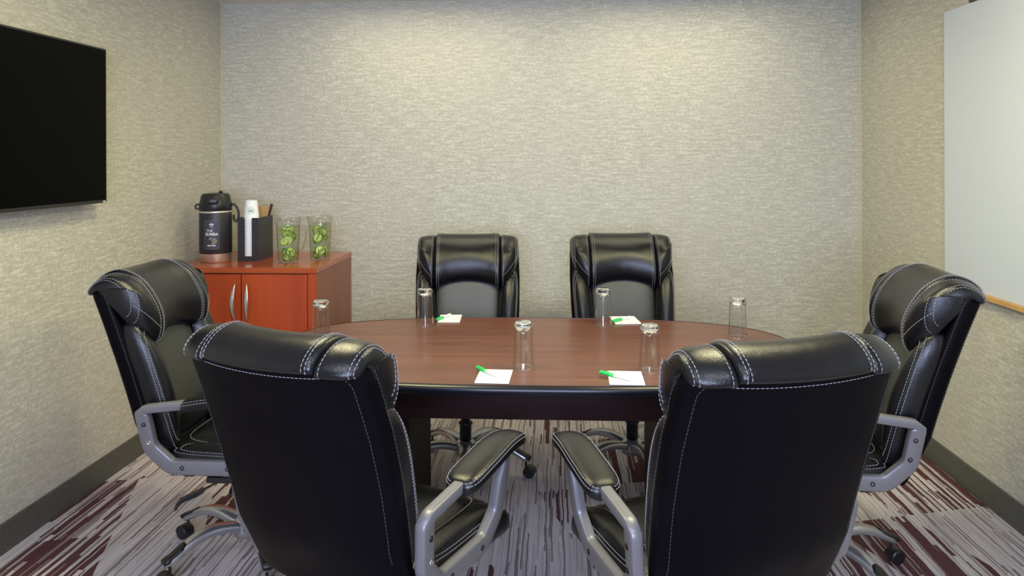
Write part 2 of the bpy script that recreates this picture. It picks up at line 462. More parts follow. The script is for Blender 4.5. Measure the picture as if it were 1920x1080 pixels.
def build_chair():
    ch = empty('office_chair')
    # ---- back shell
    def wid(s):
        pts = [(-.05, .235), (0, .255), (.12, .268), (.30, .278), (.45, .281), (.58, .277), (L, .272)]
        for (a, wa), (b2, wb) in zip(pts, pts[1:]):
            if s <= b2: 
                f = (s-a)/(b2-a); f = max(0, min(1, f)); return wa+(wb-wa)*f
        return pts[-1][1]
    def rear(x, s):      # point on the rear surface of the shell
        rk = .45+.55*min(1, max(0, (s+.03)/.17)); f = min(1, abs(x)/wid(s))
        return BK(x, s, -.040*rk*(1+(1-f**4.5)**(1/4.5))-.0008)
    secs = []
    ss = [-.035, -.033, -.028, -.015, .01, .05, .1, .15, .2, .25, .3, .35, .4, .45, .5, .55, .59, .62, .642, .650]
    for i, s in enumerate(ss):
        sc = {0: .75, 1: .9, 2: .96, 3: .99}.get(i, {len(ss)-1: .85, len(ss)-2: .95}.get(i, 1))
        w_ = wid(s)*sc; th_ = .040*(sc if i < 4 else 1); rk = .45+.55*min(1, max(0, (s+.03)/.17)); th_ *= rk
        secs.append([BK(x, s, y) for x, y in superloop(0, -.040*rk, w_, th_, 4.5, 48)])
    V, F = loft(secs)
    back = mesh('backrest', V, F, M_LEATHER_BACK, ch)
    st_b = []; st_d = []
    # ---- front of back: centre panel, bolsters, lumbar roll
    (V, F), ring = pillow(0, .27, .168, .26, 4, .042, BK, depth=.015, pw=3, taper=.04, rings=9, seg=56)
    mesh('centre_panel', V, F, M_LEATHER_MATT, back)
    (V, F), ring = pillow(0, .095, .166, .065, 2.8, .060, BK, depth=.015, pw=2.2, rings=8, seg=48, puck=.002)
    mesh('lumbar_pad', V, F, M_LEATHER, back); st_b.append(dashes(ring(.93)[2:23]))
    for s in (-1, 1):
        (V, F), ring = pillow(s*.212, .245, .052, .250, 3.2, .080, BK, depth=.03, pw=2.2, rings=8, seg=56, skew=s*.018, puck=.0012, npk=26)
        mesh('side_bolster', V, F, M_LEATHER, back)
        rg = ring(.90, .002)
        lo, hi = (42, 56) if s > 0 else (14, 28)
        out = (list(range(42, 56))+list(range(0, 15))) if s > 0 else list(range(14, 43))
        st_b.append(dashes([rg[k % 56] for k in out])); rg2 = ring(.80, .0018); st_b.append(dashes([rg2[k % 56] for k in out]))
        # seams down the gusset and round the rear panel, in darker thread
        st_d.append(dashes([BK(s*(wid(q/50*L)+.0015), q/50*L, -.022) for q in range(6, 46)]))
        st_d.append(dashes([rear(s*(wid(q/50*L)-.024), q/50*L) for q in range(8, 45)]+[rear(s*(wid(L)-.027), L-.066), rear(s*(wid(L)-.035), L-.056), rear(s*(wid(L)-.05), L-.052)]))
    V, F = merge(st_d); mesh('seam_stitching', V, F, M_STITCHD, back, smooth=False)['kind'] = 'stuff'
    # ---- head pillow, rolled over the top of the back
    def head_profile(sb, top, fwd, sub=4):
        k = fwd
        pts = [(.026, sb-.004), (.060*k+.01, sb+.006), (.100*k, sb+.055), (.108*k, sb+.115), (.092*k, top-.095), (.058*k, top-.040), (.020, top-.010),
               (-.018, top+.000), (-.052, top-.003), (-.078, top-.014), (-.090, top-.027), (-.088, top-.038), (-.074, top-.044), (-.03, top-.040), (0, top-.10), (.01, sb+.03)]
        return catmull([(a, b2, 0) for a, b2 in pts], sub, closed=True)
    def roll(xs, sbf, topf, fwdf, endsc, pivot=None):
        secs = []
        for i, x in enumerate(xs):
            prof = head_profile(sbf(x), topf(x), fwdf(x))
            c = pivot(x) if pivot else sum((q for q in prof), Vector())/len(prof)
            sc = endsc(i, len(xs))
            secs.append([BK(x, c.y+(q.y-c.y)*sc, c.x+(q.x-c.x)*sc) for q in prof])
        return secs
    HW = .172
    xs = [-HW-.004, -HW-.003, -HW, -HW+.006, -.155, -.13, -.10, -.06, -.02, .02, .06, .10, .13, .155, HW-.006, HW, HW+.003, HW+.004]
    es = lambda i, n: [.72, .88, .95, .985][min(i, n-1-i)] if min(i, n-1-i) < 4 else 1
    sb_c = lambda x: L-.258-.040*(abs(x)/HW)**2
    secs = roll(xs, sb_c, lambda x: L+.004, lambda x: 1+.0*x, es)
    V, F = loft(secs); head = mesh('head_pillow', V, F, M_LEATHER, back)
    sh = []
    for s in (-1, 1):
        for dx in (.010, .020):
            x = s*(HW-dx); prof = head_profile(sb_c(x), L+.004, 1)
            sh.append(dashes([BK(x, q.y+(.002 if q.y > L-.02 else 0), q.x*1.015+.001*(1 if q.x > 0 else -1)) for q in prof[1:45]]))
    V, F = merge(sh); mesh('stitching', V, F, M_STITCH, head, smooth=False)['kind'] = 'stuff'
    for s in (-1, 1):
        x0, x1 = HW+.003, .276
        xl = [x0, x0+.002, x0+.006, x0+.014, .200, .216, .232, .246, .257, .266, .2725, .2755]
        e2 = lambda i, n: [.86, .94, .98, 1, 1, .995, .975, .93, .86, .74, .56, .30][i]
        g = lambda x: (abs(x)-x0)/(x1-x0)
        sbw = lambda x: L-.298+.100*max(0, g(x))**1.3
        tpw = lambda x: L-.006-.010*max(0, g(x))
        fw = lambda x: 1.02-.16*g(x)**2
        pv = lambda x: Vector((-.045+.013*(1-g(x)), tpw(x)-.035-.05*(1-g(x)), 0))
        secs = roll([s*q for q in xl], sbw, tpw, fw, e2, pv)
        V, F = loft(secs); wing = mesh('head_wing', V, F, M_LEATHER, back)
        sh = []
        for ix, off in ((3, 0), (8, 0), (9, 0)):
            x = s*xl[ix]; prof = head_profile(sbw(x), tpw(x), fw(x)); c = pv(x); sc = e2(ix, 12)*1.012
            sh.append(dashes([BK(x+s*.001, c.y+(q.y-c.y)*sc, c.x+(q.x-c.x)*sc+.0005) for q in prof[2:46]]))
        # lower slanting seam of the wing
        low = []
        for ix in range(3, 10):
            x = s*xl[ix]; prof = head_profile(sbw(x), tpw(x), fw(x)); c = pv(x); sc = e2(ix, 12)*1.012
            q = prof[7]; low.append(BK(x, c.y+(q.y-c.y)*sc, c.x+(q.x-c.x)*sc+.001))
        sh.append(dashes(low)); 
        V, F = merge(sh); mesh('stitching', V, F, M_STITCH, wing, smooth=False)['kind'] = 'stuff'
    # rear seam below the roll
    st_b.append(dashes([rear(x/100, L-.052) for x in range(-22, 23)]))
    V, F = merge(st_b); mesh('stitching', V, F, M_STITCH, back, smooth=False)['kind'] = 'stuff'

    # ---- seat
    V, F = loft([[SEAT(x, y, h) for x, y in superloop(0, .055, .245*sc, .262*sc, 4.5, 56)] for h, sc in ((-.045, .86), (-.04, .95), (-.025, .99), (.03, 1), (.045, .985), (.05, .94))])
    seat = mesh('seat', V, F, M_LEATHER, ch)
    (V, F), ring = pillow(0, .055, .188, .262, 4, .070, SEAT, depth=.02, pw=2.6, puck=.0022, npk=24, seg=72, base=.012)
    mesh('seat_cushion', V, F, M_LEATHER, seat); st = [dashes(ring(.90)+ring(.90)[:1]), dashes(ring(.95)+ring(.95)[:1])]
    for s in (-1, 1):
        (V, F), ring = pillow(s*.212, .060, .055, .262, 3.4, .066, SEAT, depth=.03, pw=2.3, puck=.0022, npk=26, seg=72, base=.006)
        mesh('seat_bolster', V, F, M_LEATHER, seat)
        st.append(dashes(ring(.88)+ring(.88)[:1])); st.append(dashes(ring(.80)+ring(.80)[:1]))
        st.append(dashes([SEAT(s*.2465, .055+y/100, .0) for y in range(-20, 21)]))
        st.append(dashes([SEAT(s*.2465, .055+y/100, -.012) for y in range(-20, 21)]))
    V, F = merge(st); mesh('stitching', V, F, M_STITCH, seat, smooth=False)['kind'] = 'stuff'
    # ---- mechanism and lever
    bm = bmesh.new(); add_box(bm, -.10, .10, -.14, .16, .335, .392, .012); add_box(bm, -.24, .24, -.05, .08, .365, .386, .004)
    mech = bm_obj('tilt_mechanism', bm, M_BLACKP, ch)
    V, F = tube(catmull([(.08, .03, .355), (.18, .03, .352), (.24, .04, .345), (.27, .05, .338)], 4), [.005]*13, 8)
    lv = mesh('height_lever', V, F, M_BLACKP, ch)
    # ---- arms
    for s in (-1, 1):
        lp = [(-.235, .655), (-.222, .520), (-.165, .452), (-.08, .432), (.06, .432), (.125, .455), (.155, .53), (.170, .640), (.16, .680), (.02, .672), (-.15, .672), (-.215, .672)]
        # corner-rounded loop
        P = []
        n = len(lp)
        rr_ = .022
        pts = [Vector((0, a, b2)) for a, b2 in [(-.248, .640), (-.226, .505), (-.155, .436), (.080, .436), (.145, .500), (.160, .690)]]
        for i in range(len(pts)):
            a, b2, c = pts[i-1], pts[i], pts[(i+1) % len(pts)]
            u = (a-b2).normalized(); v2 = (c-b2).normalized()
            p0, p2 = b2+u*rr_, b2+v2*rr_
            for k in range(5):
                q = k/4; P.append(p0*(1-q)**2+b2*2*q*(1-q)+p2*q*q)
        # resample long edges
        R = []
        for i in range(len(P)):
            a, b2 = P[i], P[(i+1) % len(P)]
            m_ = max(1, int((b2-a).length/.03))
            for k in range(m_): R.append(a.lerp(b2, k/m_))
        secs = []
        N = len(R)
        cx_ = lambda q: s*(.275+.030*max(0, (q.z-.45)/.24))
        for i in range(N):
            t_ = (R[(i+1) % N]-R[i-1]).normalized()
            nrm = Vector((0, -t_.z, t_.y))
            hw = .025 if R[i].z < .63 else .015
            if R[i].z < .46: hw = .026
            sec = []
            for a, b2 in superloop(0, 0, .0160, hw, 5.5, 16):
                q = R[i]+nrm*b2; q = Vector((cx_(R[i])+a, q.y, q.z)); sec.append(q)
            secs.append(sec)
        V = [q for sec in secs for q in sec]; F = []
        for i in range(N):
            for j in range(16):
                F.append((i*16+j, i*16+(j+1) % 16, ((i+1) % N)*16+(j+1) % 16, ((i+1) % N)*16+j))
        arm = mesh('arm_frame', V, F, M_ARM, ch)
        # bolts
        for (y, z, mm) in ((-.236, .590, M_BOLT), (-.222, .525, M_BOLT if s < 0 else M_BOLTS), (-.11, .437, M_BOLT), (.05, .437, M_BOLT)):
            xx = cx_(Vector((0, y, z)))+s*.0145
            V, F = lathe([(.0075, 0), (.0075, .003), (.0045, .003), (.004, .001)], 14, cap_top=True)
            Mx = Matrix.Translation((xx, y, z)) @ Matrix.Rotation(s*PI/2, 4, 'Y')
            mesh('bolt', *xf((V, F), Mx), mm, arm)
        # brackets joining frame to seat
        for yb in (-.09, .05):
            box('arm_bracket', min(s*.235, s*.285), max(s*.235, s*.285), yb-.02, yb+.02, .405, .445, M_BLACKP, arm, .004)
        # pad
        secs = []
        ys = [-.100, -.0985, -.094, -.086, -.072, -.05, -.02, .02, .06, .10, .14, .18, .215, .24, .258, .268, .2735, .275]
        scs = [.30, .50, .68, .82, .93, .99, 1, 1, 1, .99, .97, .94, .88, .80, .68, .54, .38, .22]
        for y, sc in zip(ys, scs):
            f = (y+.1)/.375
            zc = .673+.125*y-.55*max(0, y-.10)**2*2.4-.25*max(0, -.02-y)**2*4
            xc = s*(.301-.004*f-.008*f*f)
            wy = .050*sc
            secs.append([Vector((xc+a, y, zc+b2)) for a, b2 in superloop(0, 0, wy, .024*min(1, sc*1.15), 2.8, 24)])
        V, F = loft(secs); pad = mesh('arm_pad', V, F, M_LEATHER, arm)
        st = []
        for side, zoff in ((1, .004), (-1, .004)):
            line = []
            for y, sc in list(zip(ys, scs))[1:-1]:
                f = (y+.1)/.375
                zc = .673+.125*y-.55*max(0, y-.10)**2*2.4-.25*max(0, -.02-y)**2*4
                xc = s*(.301-.004*f-.008*f*f)
                line.append(Vector((xc+side*.0500*sc, y, zc+zoff+.005)))
            st.append(dashes(line))
            st.append(dashes([Vector((q.x+(-side)*.004, q.y, q.z+.0085)) for q in line]))
        V, F = merge(st); mesh('stitching', V, F, M_STITCH, pad, smooth=False)['kind'] = 'stuff'
    # ---- column and base
    V, F = lathe([(.028, .085), (.028, .22), (.034, .225), (.034, .232), (.022, .235), (.022, .335), (.03, .34)], 24, True, True)
    mesh('gas_column', V, F, M_BLACKP, ch)
    V, F = lathe([(.03, .075), (.05, .08), (.055, .10), (.05, .135), (.035, .145)], 28, True, True)
    hub = mesh('base_hub', V, F, M_CHROME, ch)
    for k in range(5):
        a = 2*PI*k/5+BASE_ROT
        Rm = Matrix.Rotation(a, 4, 'Z')
        secs = []
        for i in range(15):
            f = i/14; r_ = .035+f*.285
            zc = .115+.035*math.sin(PI*min(1, f*1.1)*.9)-.030*f*f-.012*f
            wy = .030-.009*f; hz = .020-.006*f
            if i == 14: wy *= .6; hz *= .7
            secs.append([Vector((r_, p_[0], zc+p_[1])) for p_ in superloop(0, 0, wy, hz, 3, 16)])
        lg = mesh('base_leg', *xf(loft(secs), Rm), M_CHROME, hub)
        # dark foot-rest insert near the tip
        secs = []
        for i in range(7):
            f = .74+.27*i/6; r_ = .035+f*.285
            zc = .115+.035*math.sin(PI*min(1, f*1.1)*.9)-.030*f*f-.012*f
            wy = (.030-.009*f)*(.55 if i == 0 else .93)
            secs.append([Vector((r_, p_[0], zc+.0075+p_[1])) for p_ in superloop(0, 0, wy, .012 if i < 6 else .008, 3, 14)])
        mesh('leg_cap', *xf(loft(secs), Rm), M_BLACKP, hub)
        # twin wheel caster
        parts = []
        for sy in (-1, 1):
            pr = [(.0, 0), (.018, 0), (.0255, .003), (.0255, .015), (.021, .018), (.0, .018)]
            parts.append(xf(lathe(pr, 20), Matrix.Translation((.318, sy*.005 if sy > 0 else -.005, .0265)) @ Matrix.Rotation(-sy*PI/2, 4, 'X')))
        parts.append(xf(lathe([(.0055, .03), (.0055, .085)], 10, True, True), Matrix.Translation((.300, 0, 0))))
        hood = []
        for i in range(9):
            aa = math.radians(-25+i*26)
            hood.append([Vector((.318-.029*math.cos(aa)*q, y_, .0265+.029*math.sin(aa)*q)) for q, y_ in ((1.0, -.020), (1.0, .020), (.9, .020), (.9, -.020))])
        parts.append(loft(hood))
        mesh('caster', *xf(merge(parts), Rm), M_BLACKP, hub, smooth=False)
    return ch
BASE_ROT = 0.0

def copy_tree(o, parent=None):
    c = o.copy(); COL.objects.link(c)
    if parent: c.parent = parent
    for k in list(o.children): copy_tree(k, c)
    return c

def cam2w(cx, d):
    return cx*math.cos(YAW)-d*math.sin(YAW), cx*math.sin(YAW)+d*math.cos(YAW)

# base centre (camera frame x, depth), facing angle clockwise from +depth, spin of the base
CHAIRS = [
    ('near_left', (-.367, 2.217), 26.5, 18, 'black leather office chair with its back to the camera, near the left wall'),
    ('near_right', (.497, 2.14), -16, -18, 'black leather office chair with its back to the camera, on the whiteboard side'),
    ('left_end', (-1.008, 2.97), 94, 34.7, 'black leather office chair at the left end of the table, below the television'),
    ('right_end', (1.098, 2.84), -82, -1, 'black leather office chair at the right end of the table, beside the whiteboard'),
    ('far_left', (-.228, 3.76), 179, 19, 'black leather office chair facing the camera behind the table, nearer the cherry cabinet'),
    ('far_right', (.575, 3.77), 180, 30, 'black leather office chair facing the camera behind the table, farther from the cherry cabinet'),
]
proto = build_chair()
for i, (nm, (cx, d), ang, br, lab) in enumerate(CHAIRS):
    o = proto if i == 0 else copy_tree(proto)
    x, y = cam2w(cx, d)
    o.location = (x, y, 0)
    o.rotation_euler = (0, 0, YAW-math.radians(ang))
    tag(o, lab, 'chair', 'leather office chairs around the conference table')
    for c in o.children:
        if c.name.startswith('base_hub'): c.rotation_euler = (0, 0, math.radians(br))

# ------------------------------------------------------------------ television
M_SCREEN = mat('tv_screen', (.001, .001, .0011), .3, IOR=1.1)
M_BEZEL = mat('tv_bezel', (.008, .008, .008), .3)
TVX = XL+.055
TY0, TY1, TZ0, TZ1 = 2.20, 3.425, 1.305, 1.997
tv = empty('television', (XL, (TY0+TY1)/2, (TZ0+TZ1)/2), label='large flat black television mounted on the left wall', cat='television')
yh, zh = (TY1-TY0)/2, (TZ1-TZ0)/2
bm = bmesh.new()
add_box(bm, .052, .085, -yh, yh, -zh, zh, .003)
tvb = bm_obj('casing', bm, M_BEZEL, tv)
box('screen', .0845, .0862, -yh+.008, yh-.008, -zh+.014, zh-.008, M_SCREEN, tv)
bm = bmesh.new(); add_box(bm, .02, .054, -.35, .35, -.22, .18, .006); bm_obj('rear_housing', bm, M_BEZEL, tv)
bm = bmesh.new(); add_box(bm, 0, .021, -.25, .25, -.2, .2); bm_obj('wall_mount', bm, M_BOLT, tv)
box('status_light', .085, .0868, yh-.030, yh-.014, -zh+.003, -zh+.009, mat('status_badge', (.7, .7, .7), .3), tv)

# ------------------------------------------------------------------ whiteboard
M_WB = mat('whiteboard_surface', (.58, .63, .70), .35, Coat_Weight=.3, Coat_Roughness=.25)
M_OAK = wood('oak_strip', (.45, .25, .07), (.60, .36, .12), .5, 'x', .1)
WY0, WY1, WZ0, WZ1 = 1.36, 3.78, .912, 2.175
wb = empty('whiteboard', (XR, (WY0+WY1)/2, WZ0), label='large frameless whiteboard with an oak strip along its bottom, on the right wall', cat='whiteboard')
hy = (WY1-WY0)/2
box('board', -.022, 0, -hy, hy, 0, WZ1-WZ0, M_WB, wb, .001)
box('oak_strip', -.036, -.0, -hy+.0, hy, -.022, -.0005, M_OAK, wb, .002)
box('hanging_clip', -.030, 0, hy-.37, hy-.235, WZ1-WZ0+.0005, WZ1-WZ0+.014, M_BLACKP, wb, .002)

# ------------------------------------------------------------------ cabinet
CX0, CX1, CY0, CY1, CH = -2.065, -1.270, 4.085, 4.80, .92
cb_ = empty('storage_cabinet', ((CX0+CX1)/2, (CY0+CY1)/2, 0), label='cherry wood two-door cabinet in the far left corner carrying the drinks', cat='cabinet')
hx, hy = (CX1-CX0)/2, (CY1-CY0)/2
bm = bmesh.new(); add_box(bm, -hx+.006, hx-.0, -hy+.022, hy, .06, CH-.0305); bm_obj('body', bm, M_CHERRY_SIDE, cb_)
box('plinth', -hx+.02, hx-.02, -hy+.05, hy-.01, 0, .06, M_PLINTH, cb_)
box('cabinet_top', -hx-.0, hx+.004, -hy-.004, hy, CH-.030, CH, M_CHERRY_TOP, cb_, .003)
box('face_frame', hx-.042, hx-.0, -hy+.0, -hy+.0218, .06, CH-.032, M_CHERRY, cb_, .001)
box('face_frame', -hx+.006, -hx+.030, -hy+.0, -hy+.0218, .06, CH-.032, M_CHERRY, cb_, .001)
M_HANDLE = mat('brushed_nickel', (.62, .62, .64), .28, .9)
DL = -hx+.034; DR = hx-.046; DM = (DL+DR)/2-.0
for a, b2, hxp in ((DL, DM-.0025, DM-.032), (DM+.0025, DR, DM+.032)):
    d = box('door', a, b2, -hy+.001, -hy+.020, .065, CH-.037, M_CHERRY, cb_, .0015)
    secs = []
    for i in range(19):
        f = i/18; z = CH-.085-f*.20
        bow = math.sin(PI*f)
        w_ = .0025+.0085*bow; c = -hy-.002-.026*bow**.8
        xx = hxp-(.006*bow if hxp < DM else -.006*bow)*1.2
        secs.append([Vector((xx+p_[0], c+p_[1], z)) for p_ in superloop(0, 0, w_, .0035, 2.4, 12)])
    mesh('handle', *loft(secs), M_HANDLE, d)

# ------------------------------------------------------------------ airpot
M_MATTE = mat('powder_coat_black', (.016, .016, .020), .45)
M_STEEL = mat('brushed_steel', (.72, .72, .70), .38, .9)
AX, AY = cam2w((404-960)/FPX*4.43, 4.43)
ap = empty('airpot', (AX, AY, CH), math.radians(17), label='black insulated coffee airpot with pump lid, leftmost on the cherry cabinet', cat='airpot')
V, F = lathe([(.080, 0), (.084, .004), (.084, .045), (.086, .050)], 40, cap_bot=True)
mesh('steel_base', V, F, M_STEEL, ap)
V, F = lathe([(.086, .050), (.088, .054), (.088, .272), (.086, .276)], 40, True, True); body = mesh('body', V, F, M_MATTE, ap); shade_auto(body, 50)
V, F = lathe([(.086, .276), (.0885, .278), (.0885, .286), (.086, .288)], 40, True, True); mesh('steel_collar', V, F, M_STEEL, ap)
V, F = lathe([(.086, .288), (.089, .292), (.089, .325), (.084, .340), (.078, .372), (.068, .384), (.03, .388)], 40, True, True)
o = mesh('pump_lid', V, F, M_BLACKP, ap); shade_auto(o, 40)
bm = bmesh.new(); add_box(bm, -.026, .026, -.115, -.05, .330, .362, .010, 3); o2 = bm_obj('spout', bm, M_BLACKP, o); 
V, F = lathe([(.011, .386), (.011, .395), (.008, .400)], 16, True, True); mesh('pump_button', *xf((V, F), Matrix.Translation((.028, 0, 0))), M_BLACKP, o)
pts = [(-.090, 0, .318), (-.106, -.01, .318), (-.112, -.02, .295), (-.108, -.035, .27)]
# carry handle swung down on the right-hand side
hp = [(.088, -.012, .322), (.106, -.012, .318), (.122, -.012, .285), (.124, -.012, .248), (.114, -.012, .226), (.100, -.012, .236), (.0985, -.012, .262)]
hp = catmull(hp, 4); V, F = tube(hp, .0065, 10, flat=1.6); mesh('carry_handle', V, F, M_BLACKP, ap)
V, F = tube(catmull([(-.086, 0, .325), (-.104, 0, .320), (-.106, 0, .302), (-.088, 0, .298)], 4), .005, 8); mesh('handle_pivot', V, F, M_BLACKP, ap)
# printed label, curved around the pot
M_LABEL = mat('printed_label_dark', (.035, .035, .055), .5); M_PRINT = mat('print_white', (.55, .55, .60), .6); M_PRINTG = mat('print_gold', (.30, .29, .20), .6)
LR = .0888
def onpot(u, z, off=0):
    a = -PI/2+u/LR
    return Vector(((LR+off)*math.cos(a), (LR+off)*math.sin(a), z))
g = []
nu = 10
V = [onpot(-.052+.082*i/nu, z) for z in (.078, .238) for i in range(nu+1)]
F = [(i, i+1, i+nu+2, i+nu+1) for i in range(nu)]
lab = mesh('printed_label', V, F, M_LABEL, ap, fix=False)
def bar(u0, u1, z0, z1, m_, nm='print_mark'):
    k = max(1, int((u1-u0)/.008))
    V = [onpot(u0+(u1-u0)*i/k, z, .0004) for z in (z0, z1) for i in range(k+1)]
    F = [(i, i+1, i+k+2, i+k+1) for i in range(k)]
    return V, F
parts = [bar(-.052, .030, .2372, .2385, 0), bar(-.052, .030, .0775, .0788, 0), bar(-.052, -.0508, .0775, .2385, 0), bar(.0288, .030, .0775, .2385, 0)]
mesh('label_border', *merge(parts), mat('print_grey', (.16, .16, .2), .6), lab, fix=False)
parts = [bar(-.036, .010, .0895, .0910, 0)]
# emblem: tulip of three petals
em = []
for k, (du, hh) in enumerate(((-.009, .016), (0, .020), (.009, .016))):
    c = -.012+du
    pts_ = [(c-du*.75, .206), (c-.0045, .206+hh*.55), (c, .206+hh), (c+.0045, .206+hh*.55)]
    em.append(([onpot(a, b2, .0004) for a, b2 in pts_], [(0, 1, 2, 3)]))
em.append(bar(-.022, -.002, .2000, .2022, 0))
mesh('emblem', *merge(em), M_PRINT, lab, fix=False)
def text_on(curve_text, size, u0, z0, m_, parent, mapf, name='lettering', bold=0.0):
    cu = bpy.data.curves.new('txt', 'FONT'); cu.body = curve_text; cu.size = size; cu.align_x = 'CENTER'; cu.offset = bold; cu.resolution_u = 2
    ob = bpy.data.objects.new('txt', cu); COL.objects.link(ob)
    dg = bpy.context.evaluated_depsgraph_get(); me = bpy.data.meshes.new_from_object(ob.evaluated_get(dg))
    V = [mapf(u0+v.co.x, z0+v.co.y) for v in me.vertices]; F = [tuple(p_.vertices) for p_ in me.polygons]
    bpy.data.objects.remove(ob); bpy.data.curves.remove(cu); bpy.data.meshes.remove(me)
    return mesh(name, V, F, m_, parent, smooth=False, fix=False)
mp = lambda u, z: onpot(u, z, .0005)
text_on('THE', .019, -.022, .1745, M_PRINT, lab, mp, bold=.0004)
text_on('SUMBA', .0215, -.011, .1540, M_PRINT, lab, mp, bold=.0009)
text_on('BREWED', .0115, -.011, .0945, M_PRINT, lab, mp, bold=.0006)
lf = []
for cu_, cz, aa, ln in ((-.018, .138, .4, .012), (-.006, .128, -.5, .013), (.004, .134, .7, .010), (.006, .116, .2, .012), (-.004, .112, -.9, .010), (.012, .124, 1.1, .009)):
    ca, sa = math.cos(aa), math.sin(aa)
    pts_ = [(-ln, 0), (0, ln*.5), (ln, 0), (0, -ln*.5)]
    lf.append(([onpot(cu_+a*ca-b2*sa, cz+a*sa+b2*ca, .0004) for a, b2 in pts_], [(0, 3, 2, 1)]))
mesh('leaf_print', *merge(lf), M_PRINTG, lab, fix=False)

# ------------------------------------------------------------------ cup and stirrer caddy
M_CADDY = mat('caddy_black', (.020, .021, .027), .42)
gx0, gx1, gy0, gy1, gz = -1.795, -1.676, 4.335, 4.565, .245
gd = empty('cup_caddy', ((gx0+gx1)/2, (gy0+gy1)/2, CH), label='tall black cup caddy box with a slotted front, between the airpot and pitchers', cat='caddy')
hx, hy = (gx1-gx0)/2, (gy1-gy0)/2; T = .005
SL = (-.020, .022)    # slot in the front
bm = bmesh.new()
add_box(bm, -hx, hx, -hy, hy, 0, T)
add_box(bm, -hx, SL[0], -hy, -hy+T, T, gz); add_box(bm, SL[1], hx, -hy, -hy+T, T, gz); add_box(bm, SL[0], SL[1], -hy, -hy+T, T, .028)
add_box(bm, -hx, -hx+T, -hy+T, hy, T, gz); add_box(bm, hx-T, hx, -hy+T, hy, T, gz); add_box(bm, -hx+T, hx-T, hy-T, hy, T, gz)
bm_obj('box', bm, M_CADDY, gd)
box('divider', -hx+T, hx-T, -.006, -.002, T, gz-.01, M_CADDY, gd)
M_CUP = mat('white_paper', (.82, .82, .86), .55); M_CUPG = mat('green_print', (.03, .30, .18), .6)
cupx, cupy = (gx0+gx1)/2-.001, gy0+T+.050
V, F = lathe([(.0445, 0), (.0465, .002), (.0445, .005), (.0325, .112), (.030, .115), (.0295, .111), (.012, .1105)], 32, cap_top=True)
cup0 = None
NCUP = 16
for k in range(NCUP):
    r = empty('paper_cup', (cupx, cupy, CH+T+.001+k*.0148), label='white paper cup nested upside down in the stack inside the black caddy', cat='cup', group='stacked white paper cups')
    if k == 0:
        c0 = mesh('cup_shell', V, F, M_CUP, r); c0m = c0.data
    else:
        c = bpy.data.objects.new('cup_shell', c0m); COL.objects.link(c); c.parent = r
    if k == NCUP-1:
        r['label'] = 'topmost white paper cup with a round green emblem, upside down above the caddy'
        def oncup(u, z):
            rad = .0445-.0120*(z-.005)/.107+.0004; a = -PI/2+.30+u*1.3/rad; z = .056+(z-.056)*1.3
            return Vector((rad*math.cos(a), rad*math.sin(a), z))
        # ring emblem with a crowned figure, upside down like the cup
        parts = []
        seg = 28
        def ringm(r0, r1, c=(0, .056)):
            V = [oncup(c[0]+rr*math.cos(2*PI*i/seg), c[1]+rr*math.sin(2*PI*i/seg)) for rr in (r0, r1) for i in range(seg)]
            return V, [(i, (i+1) % seg, seg+(i+1) % seg, seg+i) for i in range(seg)]
        parts.append(ringm(.0150, .0162)); parts.append(ringm(.0095, .0106))
        for sgn in (-1, 1):
            for q in range(3):
                x_ = sgn*(.0035+.0022*q)
                parts.append(([oncup(a, b2) for a, b2 in ((x_-.0007, .050), (x_+.0007, .050), (x_+.0007, .062-.002*q), (x_-.0007, .062-.002*q))], [(0, 1, 2, 3)]))
        parts.append(([oncup(a, b2) for a, b2 in ((-.002, .053), (.002, .053), (.0022, .059), (-.0022, .059))], [(0, 1, 2, 3)]))
        mesh('round_emblem', *merge(parts), M_CUPG, r, fix=False)
M_STIR = mat('stirrer_wood', (.48, .30, .13), .6); M_STIRD = mat('dark_stirrer', (.05, .025, .015), .5)
for k in range(16):
    dark = k in (14, 15)
    bm = bmesh.new(); add_box(bm, -.0045, .0045, -.0008, .0008, 0, .300-.004*(k % 3) if not dark else .315, .0005, 1)
    o = bm_obj('stir_stick', bm, M_STIRD if dark else M_STIR, None)
    o.location = ((gx0+gx1)/2-.040+.0011*k, gy0+.126+.0060*k, CH+T+.003)
    o.rotation_euler = (0, .03+.0165*k, 0)
    tag(o, 'dark brown stir stick leaning right in the black caddy' if dark else 'pale wooden stir stick fanned out of the back of the black caddy', 'stirrer', 'stir sticks in the caddy')

# ------------------------------------------------------------------ glass materials
def thin_glass(name, tint, edge=.55, rough=.02, base=.04):
    m = bpy.data.materials.new(name); m.use_nodes = True; nt = m.node_tree; nt.nodes.clear()
    o = nt.nodes.new('ShaderNodeOutputMaterial'); mx = nt.nodes.new('ShaderNodeMixShader'); tr = nt.nodes.new('ShaderNodeBsdfTransparent')
    gl = nt.nodes.new('ShaderNodeBsdfGlossy'); lw = nt.nodes.new('ShaderNodeLayerWeight'); lw.inputs[0].default_value = .5
    pw = nt.nodes.new('ShaderNodeMath'); pw.operation = 'POWER'; pw.inputs[1].default_value = 3.5
    ad = nt.nodes.new('ShaderNodeMath'); ad.operation = 'MULTIPLY_ADD'; ad.inputs[1].default_value = edge; ad.inputs[2].default_value = base
    tr.inputs[0].default_value = (*tint, 1); gl.inputs['Roughness'].default_value = rough
    nt.links.new(lw.outputs['Facing'], pw.inputs[0]); nt.links.new(pw.outputs[0], ad.inputs[0]); nt.links.new(ad.outputs[0], mx.inputs[0])
    nt.links.new(tr.outputs[0], mx.inputs[1]); nt.links.new(gl.outputs[0], mx.inputs[2]); nt.links.new(mx.outputs[0], o.inputs[0])
    return m
M_GLASS = mat('tumbler_glass', (.97, .98, .98), .0, Transmission_Weight=1.0, IOR=1.48)
